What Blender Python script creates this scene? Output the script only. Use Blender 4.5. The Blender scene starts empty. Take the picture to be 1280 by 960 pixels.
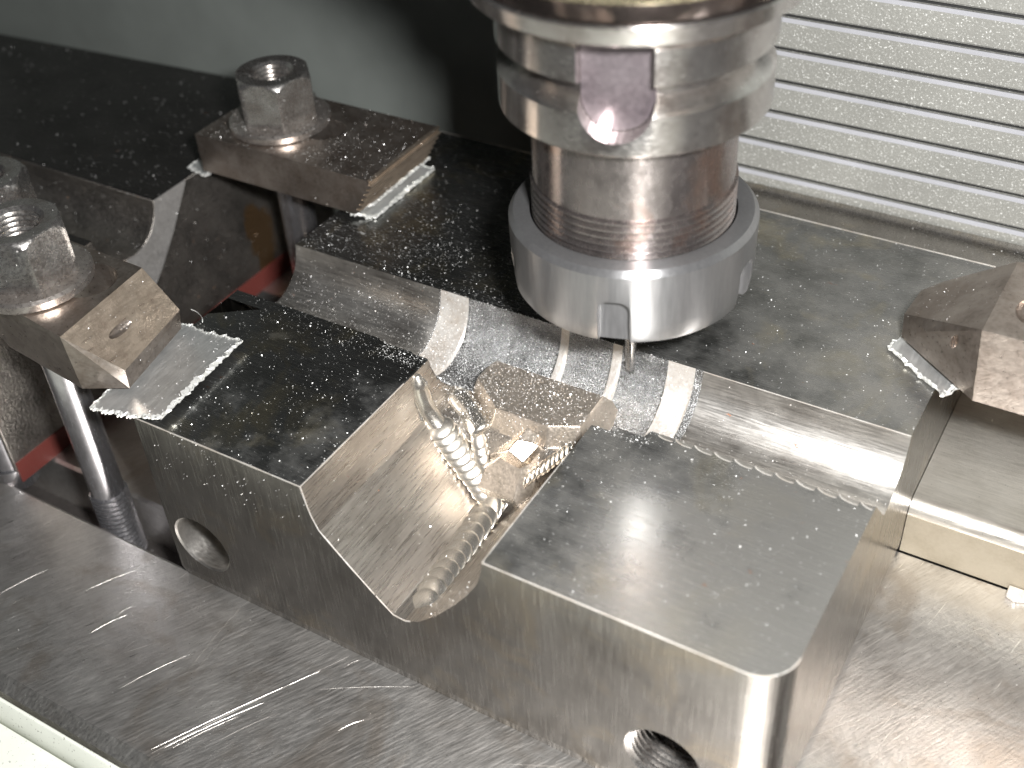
import bpy, bmesh, math, random
import numpy as np
from mathutils import Vector, Matrix
random.seed(7); np.random.seed(7)
S = 0.001                      # everything below is written in millimetres
sc = bpy.context.scene
col = sc.collection
PI = math.pi

# ------------------------------------------------------------------ camera, world, flash, exposure
cam = bpy.data.cameras.new('camera'); co = bpy.data.objects.new('camera', cam); col.objects.link(co)
right = Vector((0.85864581, 0.51012153, -0.05003395)); down = Vector((0.29188289, -0.56686241, -0.77037094)); fwd = Vector((-0.42134517, 0.64687173, -0.63562978))
CAM = Vector((211.296, -151.178, 205.8))
m = Matrix((right, -down, -fwd)).transposed().to_4x4(); m.translation = CAM * S
co.matrix_world = m
cam.sensor_width = 36.0; cam.sensor_fit = 'HORIZONTAL'; cam.lens = 36.0 * 1506.87 / 1280
cam.clip_start = 0.01; cam.clip_end = 20
sc.camera = co
cam.dof.use_dof = True; cam.dof.focus_distance = 0.33; cam.dof.aperture_fstop = 11

w = bpy.data.worlds.new('World'); sc.world = w; w.use_nodes = True
bg = w.node_tree.nodes['Background']; bg.inputs[0].default_value = (0.80, 0.88, 1.0, 1); bg.inputs[1].default_value = 0.02

fl = bpy.data.lights.new('camera_flash', 'AREA'); fl.shape = 'RECTANGLE'; fl.size = 0.034; fl.size_y = 0.020
fl.energy = 3.5; fl.color = (1.0, 0.995, 0.985)
fo = bpy.data.objects.new('camera_flash', fl); col.objects.link(fo)
FL = CAM + right * 40 - down * 24
fm = Matrix((right, -down, -fwd)).transposed().to_4x4(); fm.translation = FL * S
fo.matrix_world = fm
sc.view_settings.view_transform = 'Standard'; sc.view_settings.look = 'None'
sc.view_settings.exposure = 0.0; sc.view_settings.gamma = 1.0; sc.view_settings.use_curve_mapping = False

# ------------------------------------------------------------------ materials
def nt(name):
    mt = bpy.data.materials.new(name); mt.use_nodes = True
    t = mt.node_tree; b = t.nodes['Principled BSDF']
    return mt, t, b
def noise(t, co_sock, scale, detail=3, rough=.55, stretch=(1, 1, 1), rot=(0, 0, 0), dist=0):
    mp = t.nodes.new('ShaderNodeMapping'); mp.inputs['Scale'].default_value = [1000 * s for s in stretch]; mp.inputs['Rotation'].default_value = rot
    if rot != (0, 0, 0):
        m0 = t.nodes.new('ShaderNodeMapping'); m0.inputs['Rotation'].default_value = [-r for r in rot]; mp.inputs['Rotation'].default_value = (0, 0, 0)
        t.links.new(co_sock, m0.inputs[0]); t.links.new(m0.outputs[0], mp.inputs[0])
    else: t.links.new(co_sock, mp.inputs[0])
    n = t.nodes.new('ShaderNodeTexNoise'); n.inputs['Scale'].default_value = scale; n.inputs['Detail'].default_value = detail; n.inputs['Roughness'].default_value = rough
    n.inputs['Distortion'].default_value = dist
    t.links.new(mp.outputs[0], n.inputs['Vector'])
    return n.outputs['Fac']
def ramp(t, s, a, b, va=0., vb=1.):
    r = t.nodes.new('ShaderNodeMapRange'); r.inputs[1].default_value = a; r.inputs[2].default_value = b; r.inputs[3].default_value = va; r.inputs[4].default_value = vb
    t.links.new(s, r.inputs[0]); return r.outputs[0]
def mix(t, f, a, b, mode='MIX'):
    n = t.nodes.new('ShaderNodeMix'); n.data_type = 'RGBA'; n.blend_type = mode
    if hasattr(f, 'is_linked'): t.links.new(f, n.inputs[0])
    else: n.inputs[0].default_value = f
    for v, i in ((a, 6), (b, 7)):
        if hasattr(v, 'is_linked'): t.links.new(v, n.inputs[i])
        else: n.inputs[i].default_value = (*v, 1)
    return n.outputs[2]
def metal(name, c, rough=.35, met=.9, c2=None, stain=.08, brush=(1, 1, 1), bscale=1.5, bump=.05, rvar=.12, rust=0, rustc=(.32, .12, .05), rot=(0, 0, 0),
          blotch=None, coarse=0, cscale=.5, aniso=0, scr=0, pits=0, lit_stain=None, spot=None):
    mt, t, b = nt(name)
    tc = t.nodes.new('ShaderNodeTexCoord').outputs['Object']
    base = c
    c2 = c2 or tuple(v * .6 for v in c)
    f = ramp(t, noise(t, tc, stain, 5, .62), .38, .66)
    base = mix(t, f, c, c2)
    fb = noise(t, tc, bscale, 4, .6, brush, rot)
    base = mix(t, ramp(t, fb, .3, .7, 0, .35), base, tuple(min(1, v * 1.5) for v in c))
    if blotch:
        base = mix(t, ramp(t, noise(t, tc, .045, 4, .65, (1, 1, 1), (0, 0, 1), .6), .52, .68, 0, .75), base, blotch)
    if spot:
        # one rust run with a ragged outline at a fixed place on the part
        mp = t.nodes.new('ShaderNodeMapping'); mp.vector_type = 'TEXTURE'; mp.inputs['Location'].default_value = spot[0]; mp.inputs['Scale'].default_value = spot[1]; mp.inputs['Rotation'].default_value = (spot[2], 0, 0)
        t.links.new(tc, mp.inputs[0]); ln = t.nodes.new('ShaderNodeVectorMath'); ln.operation = 'LENGTH'; t.links.new(mp.outputs[0], ln.inputs[0])
        ad = t.nodes.new('ShaderNodeMath'); t.links.new(ramp(t, ln.outputs['Value'], 0, 1.4, .5, -.5), ad.inputs[0]); t.links.new(noise(t, tc, .13, 6, .7, (1, 1, .5)), ad.inputs[1])
        sm = ramp(t, ad.outputs[0], .50, .62, 0, .85); base = mix(t, sm, base, (.36, .21, .09))
    if lit_stain:
        # mottled stain, plus the flash's brightening towards front right put into the colour
        sx = t.nodes.new('ShaderNodeSeparateXYZ'); t.links.new(tc, sx.inputs[0])
        gx = ramp(t, sx.outputs[0], lit_stain[0], lit_stain[1], -.22, .30); gy = ramp(t, sx.outputs[1], lit_stain[2], lit_stain[3], .10, -.16)
        ad = t.nodes.new('ShaderNodeMath'); t.links.new(gx, ad.inputs[0]); t.links.new(gy, ad.inputs[1])
        a2 = t.nodes.new('ShaderNodeMath'); t.links.new(ad.outputs[0], a2.inputs[0]); t.links.new(noise(t, tc, .07, 6, .7), a2.inputs[1])
        fm_ = ramp(t, a2.outputs[0], .42, .80, 0, .85)
        base = mix(t, fm_, base, lit_stain[4])
        t.links.new(ramp(t, fm_, 0, 1, met, .62), b.inputs['Metallic'])
    if rust and not lit_stain:
        fr = ramp(t, noise(t, tc, .22, 6, .75, (1, 1.6, 1)), .70 - rust, .74 - rust)
        base = mix(t, fr, base, rustc)
        mm = ramp(t, fr, 0, 1, met, .15); t.links.new(mm, b.inputs['Metallic'])
    elif not lit_stain: b.inputs['Metallic'].default_value = met
    if rust and lit_stain: base = mix(t, ramp(t, noise(t, tc, .22, 6, .75, (1, 1.6, 1)), .70 - rust, .74 - rust), base, rustc)
    r = ramp(t, fb, .25, .75, rough - rvar, rough + rvar)
    h = fb
    hh = None
    if scr:
        for k, (ang, sc_) in enumerate(((1.08, 1.0), (.92, .8), (1.35, .7))):
            s_ = noise(t, tc, .9 * sc_, 3, .55, (.06, 1.9, 1), (0, 0, ang), .10)
            s2 = ramp(t, s_, .665, .70)
            msk = ramp(t, noise(t, tc, .05 * (k + 1), 2), .45, .6)
            mu = t.nodes.new('ShaderNodeMath'); mu.operation = 'MULTIPLY'; t.links.new(s2, mu.inputs[0]); t.links.new(msk, mu.inputs[1])
            base = mix(t, ramp(t, mu.outputs[0], 0, 1, 0, scr), base, (.95, .93, .88))
    if pits:
        base = mix(t, ramp(t, noise(t, tc, 1.7, 2), .70, .73, 0, pits), base, (.02, .02, .02))
    if hasattr(base, 'is_linked'): t.links.new(base, b.inputs['Base Color'])
    t.links.new(r, b.inputs['Roughness'])
    bp = t.nodes.new('ShaderNodeBump'); bp.inputs['Strength'].default_value = bump; bp.inputs['Distance'].default_value = .0003
    t.links.new(h, bp.inputs['Height']); last = bp
    if coarse:
        b2 = t.nodes.new('ShaderNodeBump'); b2.inputs['Strength'].default_value = coarse; b2.inputs['Distance'].default_value = .0006
        t.links.new(noise(t, tc, cscale, 5, .65), b2.inputs['Height']); t.links.new(last.outputs[0], b2.inputs['Normal']); last = b2
    t.links.new(last.outputs[0], b.inputs['Normal'])
    if aniso:
        b.inputs['Anisotropic'].default_value = aniso; b.inputs['Anisotropic Rotation'].default_value = 0.25
        tg = t.nodes.new('ShaderNodeTangent'); tg.direction_type = 'RADIAL'; tg.axis = 'Z'; t.links.new(tg.outputs[0], b.inputs['Tangent'])
    return mt
def paint(name, c, rough=.5, speck=0, bumpv=.2, bsc=.8, glit=0):
    mt, t, b = nt(name)
    tc = t.nodes.new('ShaderNodeTexCoord').outputs['Object']
    base = mix(t, ramp(t, noise(t, tc, .03, 4), .35, .65), c, tuple(v * .86 for v in c))
    if speck: base = mix(t, ramp(t, noise(t, tc, 1.1, 2), .66, .70, 0, speck), base, (.08, .07, .06))
    if glit: base = mix(t, ramp(t, noise(t, tc, 1.6, 2, .7), .58, .75, 0, glit), base, (.95, .95, .92))
    t.links.new(base, b.inputs['Base Color']); b.inputs['Roughness'].default_value = rough
    bp = t.nodes.new('ShaderNodeBump'); bp.inputs['Strength'].default_value = bumpv; bp.inputs['Distance'].default_value = .0003
    t.links.new(noise(t, tc, bsc, 3), bp.inputs['Height']); t.links.new(bp.outputs[0], b.inputs['Normal'])
    return mt
M = {}
M['mold_top'] = metal('ground_steel_top', (.26, .262, .258), .25, .97, (.17, .172, .165), .06, (.12, 2.2, 1), .9, .05, .07, rust=.03, blotch=(.40, .36, .26), coarse=.05, cscale=.2, lit_stain=(-.060, .085, -.08, .06, (.24, .232, .215)))
M['mold_side'] = metal('steel_side', (.33, .312, .29), .25, 1.0, (.22, .206, .19), .05, (1.6, 1.6, .12), .8, .08, .06, blotch=(.40, .35, .28), coarse=.05)
M['slope'] = metal('milled_steel', (.55, .505, .455), .30, .93, (.38, .34, .30), .07, (1.9, .10, 1.9), 1.0, .22, .09, rust=.035, blotch=(.48, .43, .37))
M['groove'] = metal('groove_steel', (.62, .595, .56), .35, .95, (.28, .26, .24), .08, (.10, 1.8, 1.8), 1.1, .18, .08, rust=.03)
M['eroded'] = metal('eroded_steel', (.34, .34, .34), .26, 1.0, (.14, .14, .14), .25, (1, 1, 1), 2.2, .6, .10, coarse=1.0, cscale=1.6)
M['plateau'] = metal('core_steel', (.56, .49, .42), .38, .85, (.40, .35, .29), .2, (1, 1, 1), 1.2, .12, .1, coarse=.2, cscale=.8)
M['bright'] = metal('bright_cut_steel', (.78, .74, .69), .34, .6, (.58, .50, .42), .18, (1, 1, 1), 1.4, .08, .08)
M['bead'] = metal('bead_steel', (.74, .69, .62), .24, .93, (.58, .52, .45), .2, (1, 1, 1), 1.2, .05, .06)
M['scale_bright'] = metal('scale_steel', (.68, .64, .58), .29, .93, (.52, .47, .41), .3, (1, 1, 1), 1.6, .05, .05)
M['boss'] = metal('boss_steel', (.50, .44, .38), .28, .95, (.38, .33, .28), .2, (1, 1, 1), 1.2, .04, .05)
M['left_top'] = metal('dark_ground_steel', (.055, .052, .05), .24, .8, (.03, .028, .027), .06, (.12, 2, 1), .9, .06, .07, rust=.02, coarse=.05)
M['left_side'] = metal('dark_rough_steel', (.37, .34, .31), .36, .95, (.15, .14, .13), .07, (1, 1, 1), 1.1, .35, .12, coarse=.6, cscale=.9, rust=.05, rustc=(.30, .15, .06), spot=((.0866, .044, .021), (.05, .011, .026), .18))
M['clamp'] = metal('brown_forged_steel', (.37, .325, .29), .34, .93, (.19, .155, .13), .10, (1, 1, 1), .9, .15, .1, rust=.0, coarse=.15, cscale=.4, blotch=(.25, .20, .165))
M['clamp_cut'] = metal('machined_clamp_face', (.50, .42, .34), .34, .9, (.36, .29, .23), .16, (1.5, .12, 1), .8, .2, .1, coarse=.9, cscale=.15, rot=(0, 0, 0))
M['nut'] = metal('nut_steel', (.46, .445, .43), .27, .93, (.28, .25, .23), .15, (1, 1, 1), 1.1, .12, .1, coarse=.12, cscale=.5)
M['washer'] = metal('washer_steel', (.50, .46, .43), .30, .9, (.34, .30, .27), .15, (1, 1, 1), 1.1, .1, .08)
M['stud'] = metal('stud_steel', (.52, .51, .53), .24, .95, (.38, .37, .38), .1, (1, 1, .3), 1.2, .06, .06)
M['table'] = metal('table_cast_iron', (.66, .64, .615), .36, .93, (.42, .40, .38), .045, (.16, 1.5, 1), .9, .25, .10, rot=(0, 0, 1.05), scr=.85, coarse=.25, cscale=.25, pits=.6, blotch=(.46, .41, .36))
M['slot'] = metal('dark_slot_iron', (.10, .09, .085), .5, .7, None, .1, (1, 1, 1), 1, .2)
M['band'] = metal('pale_band', (.62, .60, .58), .42, .8, (.50, .48, .46), .1, (1, 1, 1), 1.3, .2, .1)
M['bar'] = metal('milled_bar', (.58, .55, .50), .36, .85, (.46, .43, .38), .07, (.12, 1.5, 1), 1.0, .2, .08, coarse=.15, cscale=.4, pits=.5)
M['bar_front'] = metal('tan_bar_face', (.27, .235, .18), .58, .35, (.21, .18, .13), .08, (1, 1, 1), 1.0, .15, .08, rust=.03)
M['nutgrey'] = metal('satin_grey_nut', (.285, .282, .286), .34, .85, (.26, .258, .262), .1, (1, 1, .1), 1.3, .02, .03, aniso=.8)
M['holder'] = metal('holder_steel', (.60, .575, .55), .23, .97, (.36, .32, .30), .10, (1, 1, 3), .6, .02, .06, aniso=.8)
M['shank'] = metal('shank_steel', (.35, .315, .305), .26, .95, (.23, .205, .20), .16, (1, 1, .6), .7, .02, .05, blotch=(.40, .27, .22), aniso=.8)
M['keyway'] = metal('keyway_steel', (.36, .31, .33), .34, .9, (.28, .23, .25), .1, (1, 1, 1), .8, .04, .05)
M['nose_dark'] = metal('dark_nose_band', (.11, .09, .085), .16, .95, (.07, .06, .055), .1)
M['gold'] = metal('brass_rim', (.90, .78, .50), .22, .95, (.75, .62, .38), .2)
M['carbide'] = metal('carbide', (.46, .45, .44), .25, .9)
M['alu'] = metal('aluminium_sheet', (.72, .73, .72), .38, .85, (.58, .59, .58), .15, (1.5, .2, 1), 1.0, .2, .1)
M['alu_edge'] = metal('torn_aluminium', (.95, .95, .92), .35, .6, (.85, .85, .80), .3, (1, 1, 1), 1.5, .3, .1)
M['chip'] = metal('chip_metal', (.97, .96, .95), .32, .45, (.90, .89, .87), .5)
M['slat'] = paint('slat_paint', (.22, .218, .20), .42, .0, .7, .9, .6)
M['slat_edge'] = paint('slat_edge_glint', (.33, .33, .35), .3, 0, .1)
M['wall'] = paint('wall_paint', (.185, .20, .187), .55, 0, .1)
M['cover'] = paint('cream_enamel', (.74, .76, .68), .38, .55, .12)
M['red'] = paint('red_primer', (.13, .03, .024), .5, .3)
M['black'] = paint('black_gap', (.012, .012, .012), .6)

# ------------------------------------------------------------------ helpers
def link(name, me, mat, base=(0, 0, 0), parent=None, smooth=None):
    """me holds mm world coordinates; shifted to the thing's base and scaled to metres"""
    b = Vector(base)
    me.transform(Matrix.Scale(S, 4) @ Matrix.Translation(-b))
    me.materials.append(M[mat] if isinstance(mat, str) else mat)
    if smooth is not None:
        me.polygons.foreach_set('use_smooth', [True] * len(me.polygons)); me.set_sharp_from_angle(angle=math.radians(smooth))
    me.update()
    o = bpy.data.objects.new(name, me); col.objects.link(o)
    if parent: o.parent = parent
    else: o.location = b * S
    return o
def from_bm(name, bm, mat, base=(0, 0, 0), parent=None, smooth=None):
    bmesh.ops.recalc_face_normals(bm, faces=bm.faces)
    me = bpy.data.meshes.new(name); bm.to_mesh(me); bm.free()
    return link(name, me, mat, base, parent, smooth)
def thing(name, label, cat, base, group=None):
    o = bpy.data.objects.new(name, None); col.objects.link(o); o.location = Vector(base) * S; o.empty_display_size = .01
    o['label'] = label; o['category'] = cat
    if group: o['group'] = group
    o['kind'] = 'thing'
    return o
def tag(o, label, cat, group=None):
    o['label'] = label; o['category'] = cat; o['kind'] = 'thing'
    if group: o['group'] = group
    return o
def bevel(o, w=.5, seg=2, ang=35):
    md = o.modifiers.new('bevel', 'BEVEL'); md.width = w * S; md.segments = seg; md.limit_method = 'ANGLE'; md.angle_limit = math.radians(ang); md.harden_normals = False
    return o
def bake(o):
    dg = bpy.context.evaluated_depsgraph_get(); e = o.evaluated_get(dg); me = bpy.data.meshes.new_from_object(e)
    mats = [m_ for m_ in o.data.materials]
    o.modifiers.clear(); o.data = me
    return o
def cut(o, cutters):
    """boolean difference with temporary meshes, applied"""
    obs = []
    for bm, base in cutters:
        bmesh.ops.recalc_face_normals(bm, faces=bm.faces)
        me = bpy.data.meshes.new('cutter'); bm.to_mesh(me); bm.free(); me.transform(Matrix.Scale(S, 4))
        c = bpy.data.objects.new('cutter', me); col.objects.link(c); obs.append(c)
        md = o.modifiers.new('cut', 'BOOLEAN'); md.operation = 'DIFFERENCE'; md.object = c; md.solver = 'EXACT'
    bpy.context.view_layer.update(); bake(o)
    for c in obs: bpy.data.objects.remove(c)
    return o
def prism(bm, pts, z0, z1):
    """pts: xy polygon"""
    a = [bm.verts.new((x, y, z0)) for x, y in pts]; b = [bm.verts.new((x, y, z1)) for x, y in pts]
    n = len(pts); bm.faces.new(a[::-1]); bm.faces.new(b)
    for i in range(n): bm.faces.new((a[i], a[(i + 1) % n], b[(i + 1) % n], b[i]))
def xprism(bm, pts, x0, x1):
    """pts: yz polygon"""
    a = [bm.verts.new((x0, y, z)) for y, z in pts]; b = [bm.verts.new((x1, y, z)) for y, z in pts]
    n = len(pts); bm.faces.new(a[::-1]); bm.faces.new(b)
    for i in range(n): bm.faces.new((a[i], a[(i + 1) % n], b[(i + 1) % n], b[i]))
def yprism(bm, pts, y0, y1):
    a = [bm.verts.new((x, y0, z)) for x, z in pts]; b = [bm.verts.new((x, y1, z)) for x, z in pts]
    n = len(pts); bm.faces.new(a[::-1]); bm.faces.new(b)
    for i in range(n): bm.faces.new((a[i], a[(i + 1) % n], b[(i + 1) % n], b[i]))
def box(bm, x0, x1, y0, y1, z0, z1): prism(bm, [(x0, y0), (x1, y0), (x1, y1), (x0, y1)], z0, z1)
def circle(cx, cy, r, n=48, a0=0): return [(cx + r * math.cos(a0 + 2 * PI * i / n), cy + r * math.sin(a0 + 2 * PI * i / n)) for i in range(n)]
def lathe(bm, prof, cx, cy, n=96, closed=False):
    """prof: (r, z) list; caps where r==0 not needed"""
    rings = []
    for r, z in prof:
        rings.append([bm.verts.new((cx + r * math.cos(2 * PI * i / n), cy + r * math.sin(2 * PI * i / n), z)) for i in range(n)])
    k = len(rings)
    for j in range(k if closed else k - 1):
        a, b = rings[j], rings[(j + 1) % k]
        for i in range(n): bm.faces.new((a[i], a[(i + 1) % n], b[(i + 1) % n], b[i]))
    if not closed: bm.faces.new(rings[0][::-1]); bm.faces.new(rings[-1])
def hull(bm, pts):
    v = [bm.verts.new(p) for p in pts]
    r = bmesh.ops.convex_hull(bm, input=v)
    bmesh.ops.delete(bm, geom=[g for g in r['geom_interior'] if isinstance(g, bmesh.types.BMVert)], context='VERTS')
    bmesh.ops.dissolve_limit(bm, angle_limit=math.radians(2), verts=bm.verts, edges=bm.edges)
def struct(o): o['kind'] = 'structure'; return o

# ------------------------------------------------------------------ height of the mould's top surface (mm)
def sstep(a, b, v):
    t = np.clip((v - a) / (b - a), 0, 1); return t * t * (3 - 2 * t)
SEC = [(33.0, 57.6, 15.4), (43.0, 57.2, 16.2), (57.5, 56.8, 17.6), (59.0, 56.8, 16.6), (74.2, 56.5, 15.6), (76.6, 55.6, 18.2), (90.8, 54.6, 16.6), (93.6, 53.8, 19.4), (107.6, 55.8, 15.4), (115.6, 58.6, 14.0)]
PX = np.array([48.6, 49.0, 49.8, 51.8, 56.0, 60.0, 66.0, 71.8, 75.5, 80.0, 86.0, 92.0, 96.0, 99.5, 101.0, 101.5])
PZ = np.array([0, -3, -8.5, -14.0, -18.8, -23.2, -29.5, -35.2, -35.6, -33.4, -27.6, -20.2, -14.5, -8.5, -3, 0])
def groove(x, y):
    yf = np.full_like(x, 58.6); D = np.full_like(x, 14.0); py, pd = 58.6, 14.0
    for x0, y_, d_ in SEC:
        s = sstep(x0 - .45, x0 + .45, x); yf = yf + (y_ - py) * s; D = D + (d_ - pd) * s; py, pd = y_, d_
    yb = 86.4; c = (yf + yb) / 2; h = (yb - yf) / 2
    u = np.clip(1 - ((y - c) / h) ** 2, 0, 1)
    zz = -D * np.sqrt(u)
    ch = sstep(116.5, 119, x)                                     # right half: front lip broken by a slope
    return zz * (1 - ch) + np.maximum(zz, -1.15 * np.clip(y - yf, 0, 99)) * ch
def prof(x): return np.interp(x, PX, PZ, left=0, right=0)
def bump_bead(u, s, pitch, amp, bow=1.0):
    inside = np.clip(1 - u * u, 0, 1)
    ph = np.mod((s + bow * (u * u)) / pitch, 1.0)
    saw = np.where(ph < .82, ph / .82, (1 - ph) / .18)
    return amp * np.sqrt(inside) * (.50 + .50 * saw)
def height(x, y, cls=False):
    zg = groove(x, y)
    P = prof(x)
    T = np.maximum(P, -15.5)
    k = sstep(46.5, 55.5, y)
    zu = P + (T - P) * k
    zu = np.where(y > 64, 0, zu)
    z = np.minimum(zg, zu)
    c = np.where((y > 55) & (zg < zu - .01) , 2, 1)              # 1 slope, 2 eroded
    c = np.where(z > -0.02, 0, c)
    for x0, x1 in ((33, 43), (107.6, 115.6)): c = np.where((x > x0) & (x < x1) & (zg < -.02) & (zg <= zu), 3, c)
    for x0, x1 in ((74.4, 76.9), (90.8, 93.8)): c = np.where((x > x0) & (x < x1) & (zg < -.02) & (zg <= zu), 4, c)
    # core plateau and faceted nose
    zc = np.minimum.reduce([np.full_like(x, -9.0) - .02 * (77 - y), -9.0 + 3.2 * (x - 58.5 - .022 * (y - 68) ** 2), -9.0 - 3.5 * (x - 94), -9.0 - 1.2 * (y - 74.5), -9 - 4 * (y - 77),
                            -9.0 + 3.0 * (y - 57.0), -9.0 + 2.6 * (y - 57.4) - 1.3 * (x - 87), -9 + 2.2 * (y - 57.5) + 1.7 * (x - 69.5)])
    # small faceted boss: top facet tilted to the right, dark facet to the left front
    zb = np.minimum.reduce([-13.2 + .55 * (y - 54) - .10 * (x - 80), -15.6 + .95 * (x - 78) + .30 * (y - 51), -17.6 + 1.9 * (y - 49.6), -14 - 3.6 * (x - 84.2), -15.4 + 4.2 * (x - 73.6), -14.5 - 2.2 * (x - 82) + 2.0 * (y - 50.5)])
    core = (zc > z) & (y > 40); z = np.maximum(z, np.where(y > 40, zc, -99)); c = np.where(core, 5, c)
    nose = (zb > z) & (y > 44) & (y < 60); z = np.where(nose, zb, z); c = np.where(nose, 6, c)
    # ball-cutter scallops bitten out of the front lip, right half
    ph = np.mod((x - 117.2) / 5.3, 1.0)
    lip = 58.9 - 2.0 * np.sqrt(np.clip(1 - ((ph - .75) / .75) ** 2, 0, 1)) * (ph < .97)
    sc_on = (x > 118) & (x < 173.5) & (y > lip) & (y < 59.4)
    z = np.where(sc_on, np.minimum(z, -.06 - .30 * (y - lip)), z); c = np.where(sc_on, np.where(y < lip + .55, 8, 1), c)
    return (z, c) if cls else z
XS0, XS1, YB = -22.0, 174.0, 170.0
BASE = (76, 85, -62)
mould = thing('mold_block', 'large grey steel mould block with a scalloped pocket and round groove in its top', 'mold block', BASE)
def grid(xs, ys):
    X, Y = np.meshgrid(xs, ys); Z, Cc = height(X, Y, True)
    return X, Y, Z, Cc
CM = {0: ('top_face', 'mold_top'), 1: ('branch_pocket', 'slope'), 2: ('eroded_wall', 'eroded'), 3: ('collar_band', 'bright'), 4: ('thin_rib', 'bright'), 5: ('core_plateau', 'plateau'), 6: ('faceted_nose', 'plateau'), 7: ('weld_bead', 'bead'), 8: ('lip_scallops', 'bright'), 9: ('round_groove', 'groove')}
def emit_grid(X, Y, Z, Cc, remap=None):
    ny, nx = X.shape
    V = np.stack([X, Y, Z], -1).reshape(-1, 3)
    I = np.arange(ny * nx).reshape(ny, nx)
    q = np.stack([I[:-1, :-1], I[:-1, 1:], I[1:, 1:], I[1:, :-1]], -1).reshape(-1, 4)
    fc = Cc[:-1, :-1].reshape(-1)
    if remap: fc = np.vectorize(lambda v: remap.get(v, v))(fc)
    # split bands into separate pieces by x
    keyx = X[:-1, :-1].reshape(-1); keyy = Y[:-1, :-1].reshape(-1)
    for c in np.unique(fc):
        sel = fc == c
        groups = [sel]
        if c == 0: groups = [sel & (keyy > 70), sel & (keyy <= 70) & (keyx < 75), sel & (keyy <= 70) & (keyx >= 75)]
        if c == 3: groups = [sel & (keyx < 60), sel & (keyx > 60)]
        if c == 4: groups = [sel & (keyx < 85), sel & (keyx > 85)]
        for g in groups:
            if not g.any(): continue
            qq = q[g]; used, inv = np.unique(qq, return_inverse=True)
            me = bpy.data.meshes.new(CM[c][0]); me.from_pydata(V[used].tolist(), [], inv.reshape(-1, 4).tolist())
            o = link(CM[c][0], me, CM[c][1], BASE, mould, smooth=38)
            if c == 3: o['label'] = 'bright freshly cut collar band across the groove'
xs = np.arange(33, 118.01, .3125 * .8); ys = np.arange(0, 88.01, .25)
xs[-1] = 118; 
xs = np.linspace(33, 118, 300); ys = np.linspace(0, 88, 310)
emit_grid(*grid(xs, ys))
emit_grid(*grid(np.linspace(XS0, 33, 30), np.linspace(54, 88, 90)), remap={2: 9, 1: 9, 4: 9})
emit_grid(*grid(np.linspace(118, XS1, 260), np.concatenate([np.linspace(50, 56, 6), np.linspace(56.15, 60, 34), np.linspace(60.3, 88, 80)])), remap={2: 9, 1: 9, 4: 9})

# rows of overlapping weld scales in the pocket: every scale a dome of its own, leaning back on the next one
def scale_mesh(mat):
    bm = bmesh.new(); bmesh.ops.create_uvsphere(bm, u_segments=16, v_segments=9, radius=1)
    for v in bm.verts:
        v.co.z = max(v.co.z, -.25)
        if v.co.x > .3: v.co.z += .10 * (v.co.x - .3)
    me = bpy.data.meshes.new('weld_scale'); bm.to_mesh(me); bm.free(); me.materials.append(M[mat])
    me.polygons.foreach_set('use_smooth', [True] * len(me.polygons)); return me
SCALE = scale_mesh('bead'); SCALE_B = scale_mesh('scale_bright')
def surf_n(x, y, e=.6):
    f = lambda a, b: float(height(np.array([a]), np.array([b]))[0])
    n = Vector((-(f(x + e, y) - f(x - e, y)) / (2 * e), -(f(x, y + e) - f(x, y - e)) / (2 * e), 1)); return n.normalized()
def chain(path, pitch, wid, high, lean=.30, up=None, along=1.45, me=None):
    P = [Vector(p) for p in path]; L = [0]
    for a, b in zip(P, P[1:]): L.append(L[-1] + (b - a).length)
    def at(d):
        for i in range(len(P) - 1):
            if d <= L[i + 1] or i == len(P) - 2:
                return P[i].lerp(P[i + 1], (d - L[i]) / (L[i + 1] - L[i])), (P[i + 1] - P[i]).normalized()
    n = int(L[-1] / pitch)
    for k in range(n + 1):
        p, t = at(k * pitch); p2, t2 = at(min(L[-1], k * pitch + .3 * L[-1] / n)); t = (t + t2).normalized()
        nn = Vector(up) if up else surf_n(p.x, p.y)
        side = nn.cross(t).normalized(); nn = t.cross(side).normalized()
        s_ = 1 + random.uniform(-.06, .06)
        R_ = Matrix((t, side, nn)).transposed() @ Matrix.Rotation(-lean + random.uniform(-.05, .05), 3, 'Y')
        o = bpy.data.objects.new('weld_scale', me or SCALE); col.objects.link(o); o.parent = mould
        M4 = R_.to_4x4() @ Matrix.Diagonal((pitch * along * s_, wid * s_, high, 1)); M4.translation = p - Vector(BASE) - nn * high * .08
        M4 = Matrix.Scale(S, 4) @ M4; o.matrix_local = M4
chain([(77.2, 6.0, -35.6), (76.8, 12, -34.7), (76.0, 22, -34.2), (75.2, 32, -34.0), (74.6, 41, -33.6), (75.4, 47.5, -31)], 3.6, 5.2, 1.15, lean=.30, up=(-.25, 0, 1), along=1.5)
chain([(56.2, 49.4, -16.8), (59.9, 48.6, -20.0), (65.3, 47.6, -24.8), (70.6, 46.6, -29.3), (73.5, 46.0, -31.9)], 2.3, 4.4, 1.6, lean=.36, up=(.35, -.45, .8), along=1.6, me=SCALE_B)
chain([(66.6, 52.0, -18.8), (68.3, 50.2, -22.5), (70.6, 49.0, -26)], 2.1, 2.3, 1.2, up=(.3, -.6, .7), along=1.6, me=SCALE_B)
chain([(77.8, 46.8, -31.0), (81.7, 48.3, -26.0), (85.7, 49.5, -21.2), (91, 51.2, -15.2), (96, 52.4, -9.5)], 2.1, 2.0, 1.2, lean=.3, up=(-.3, -.5, .8))
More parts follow.
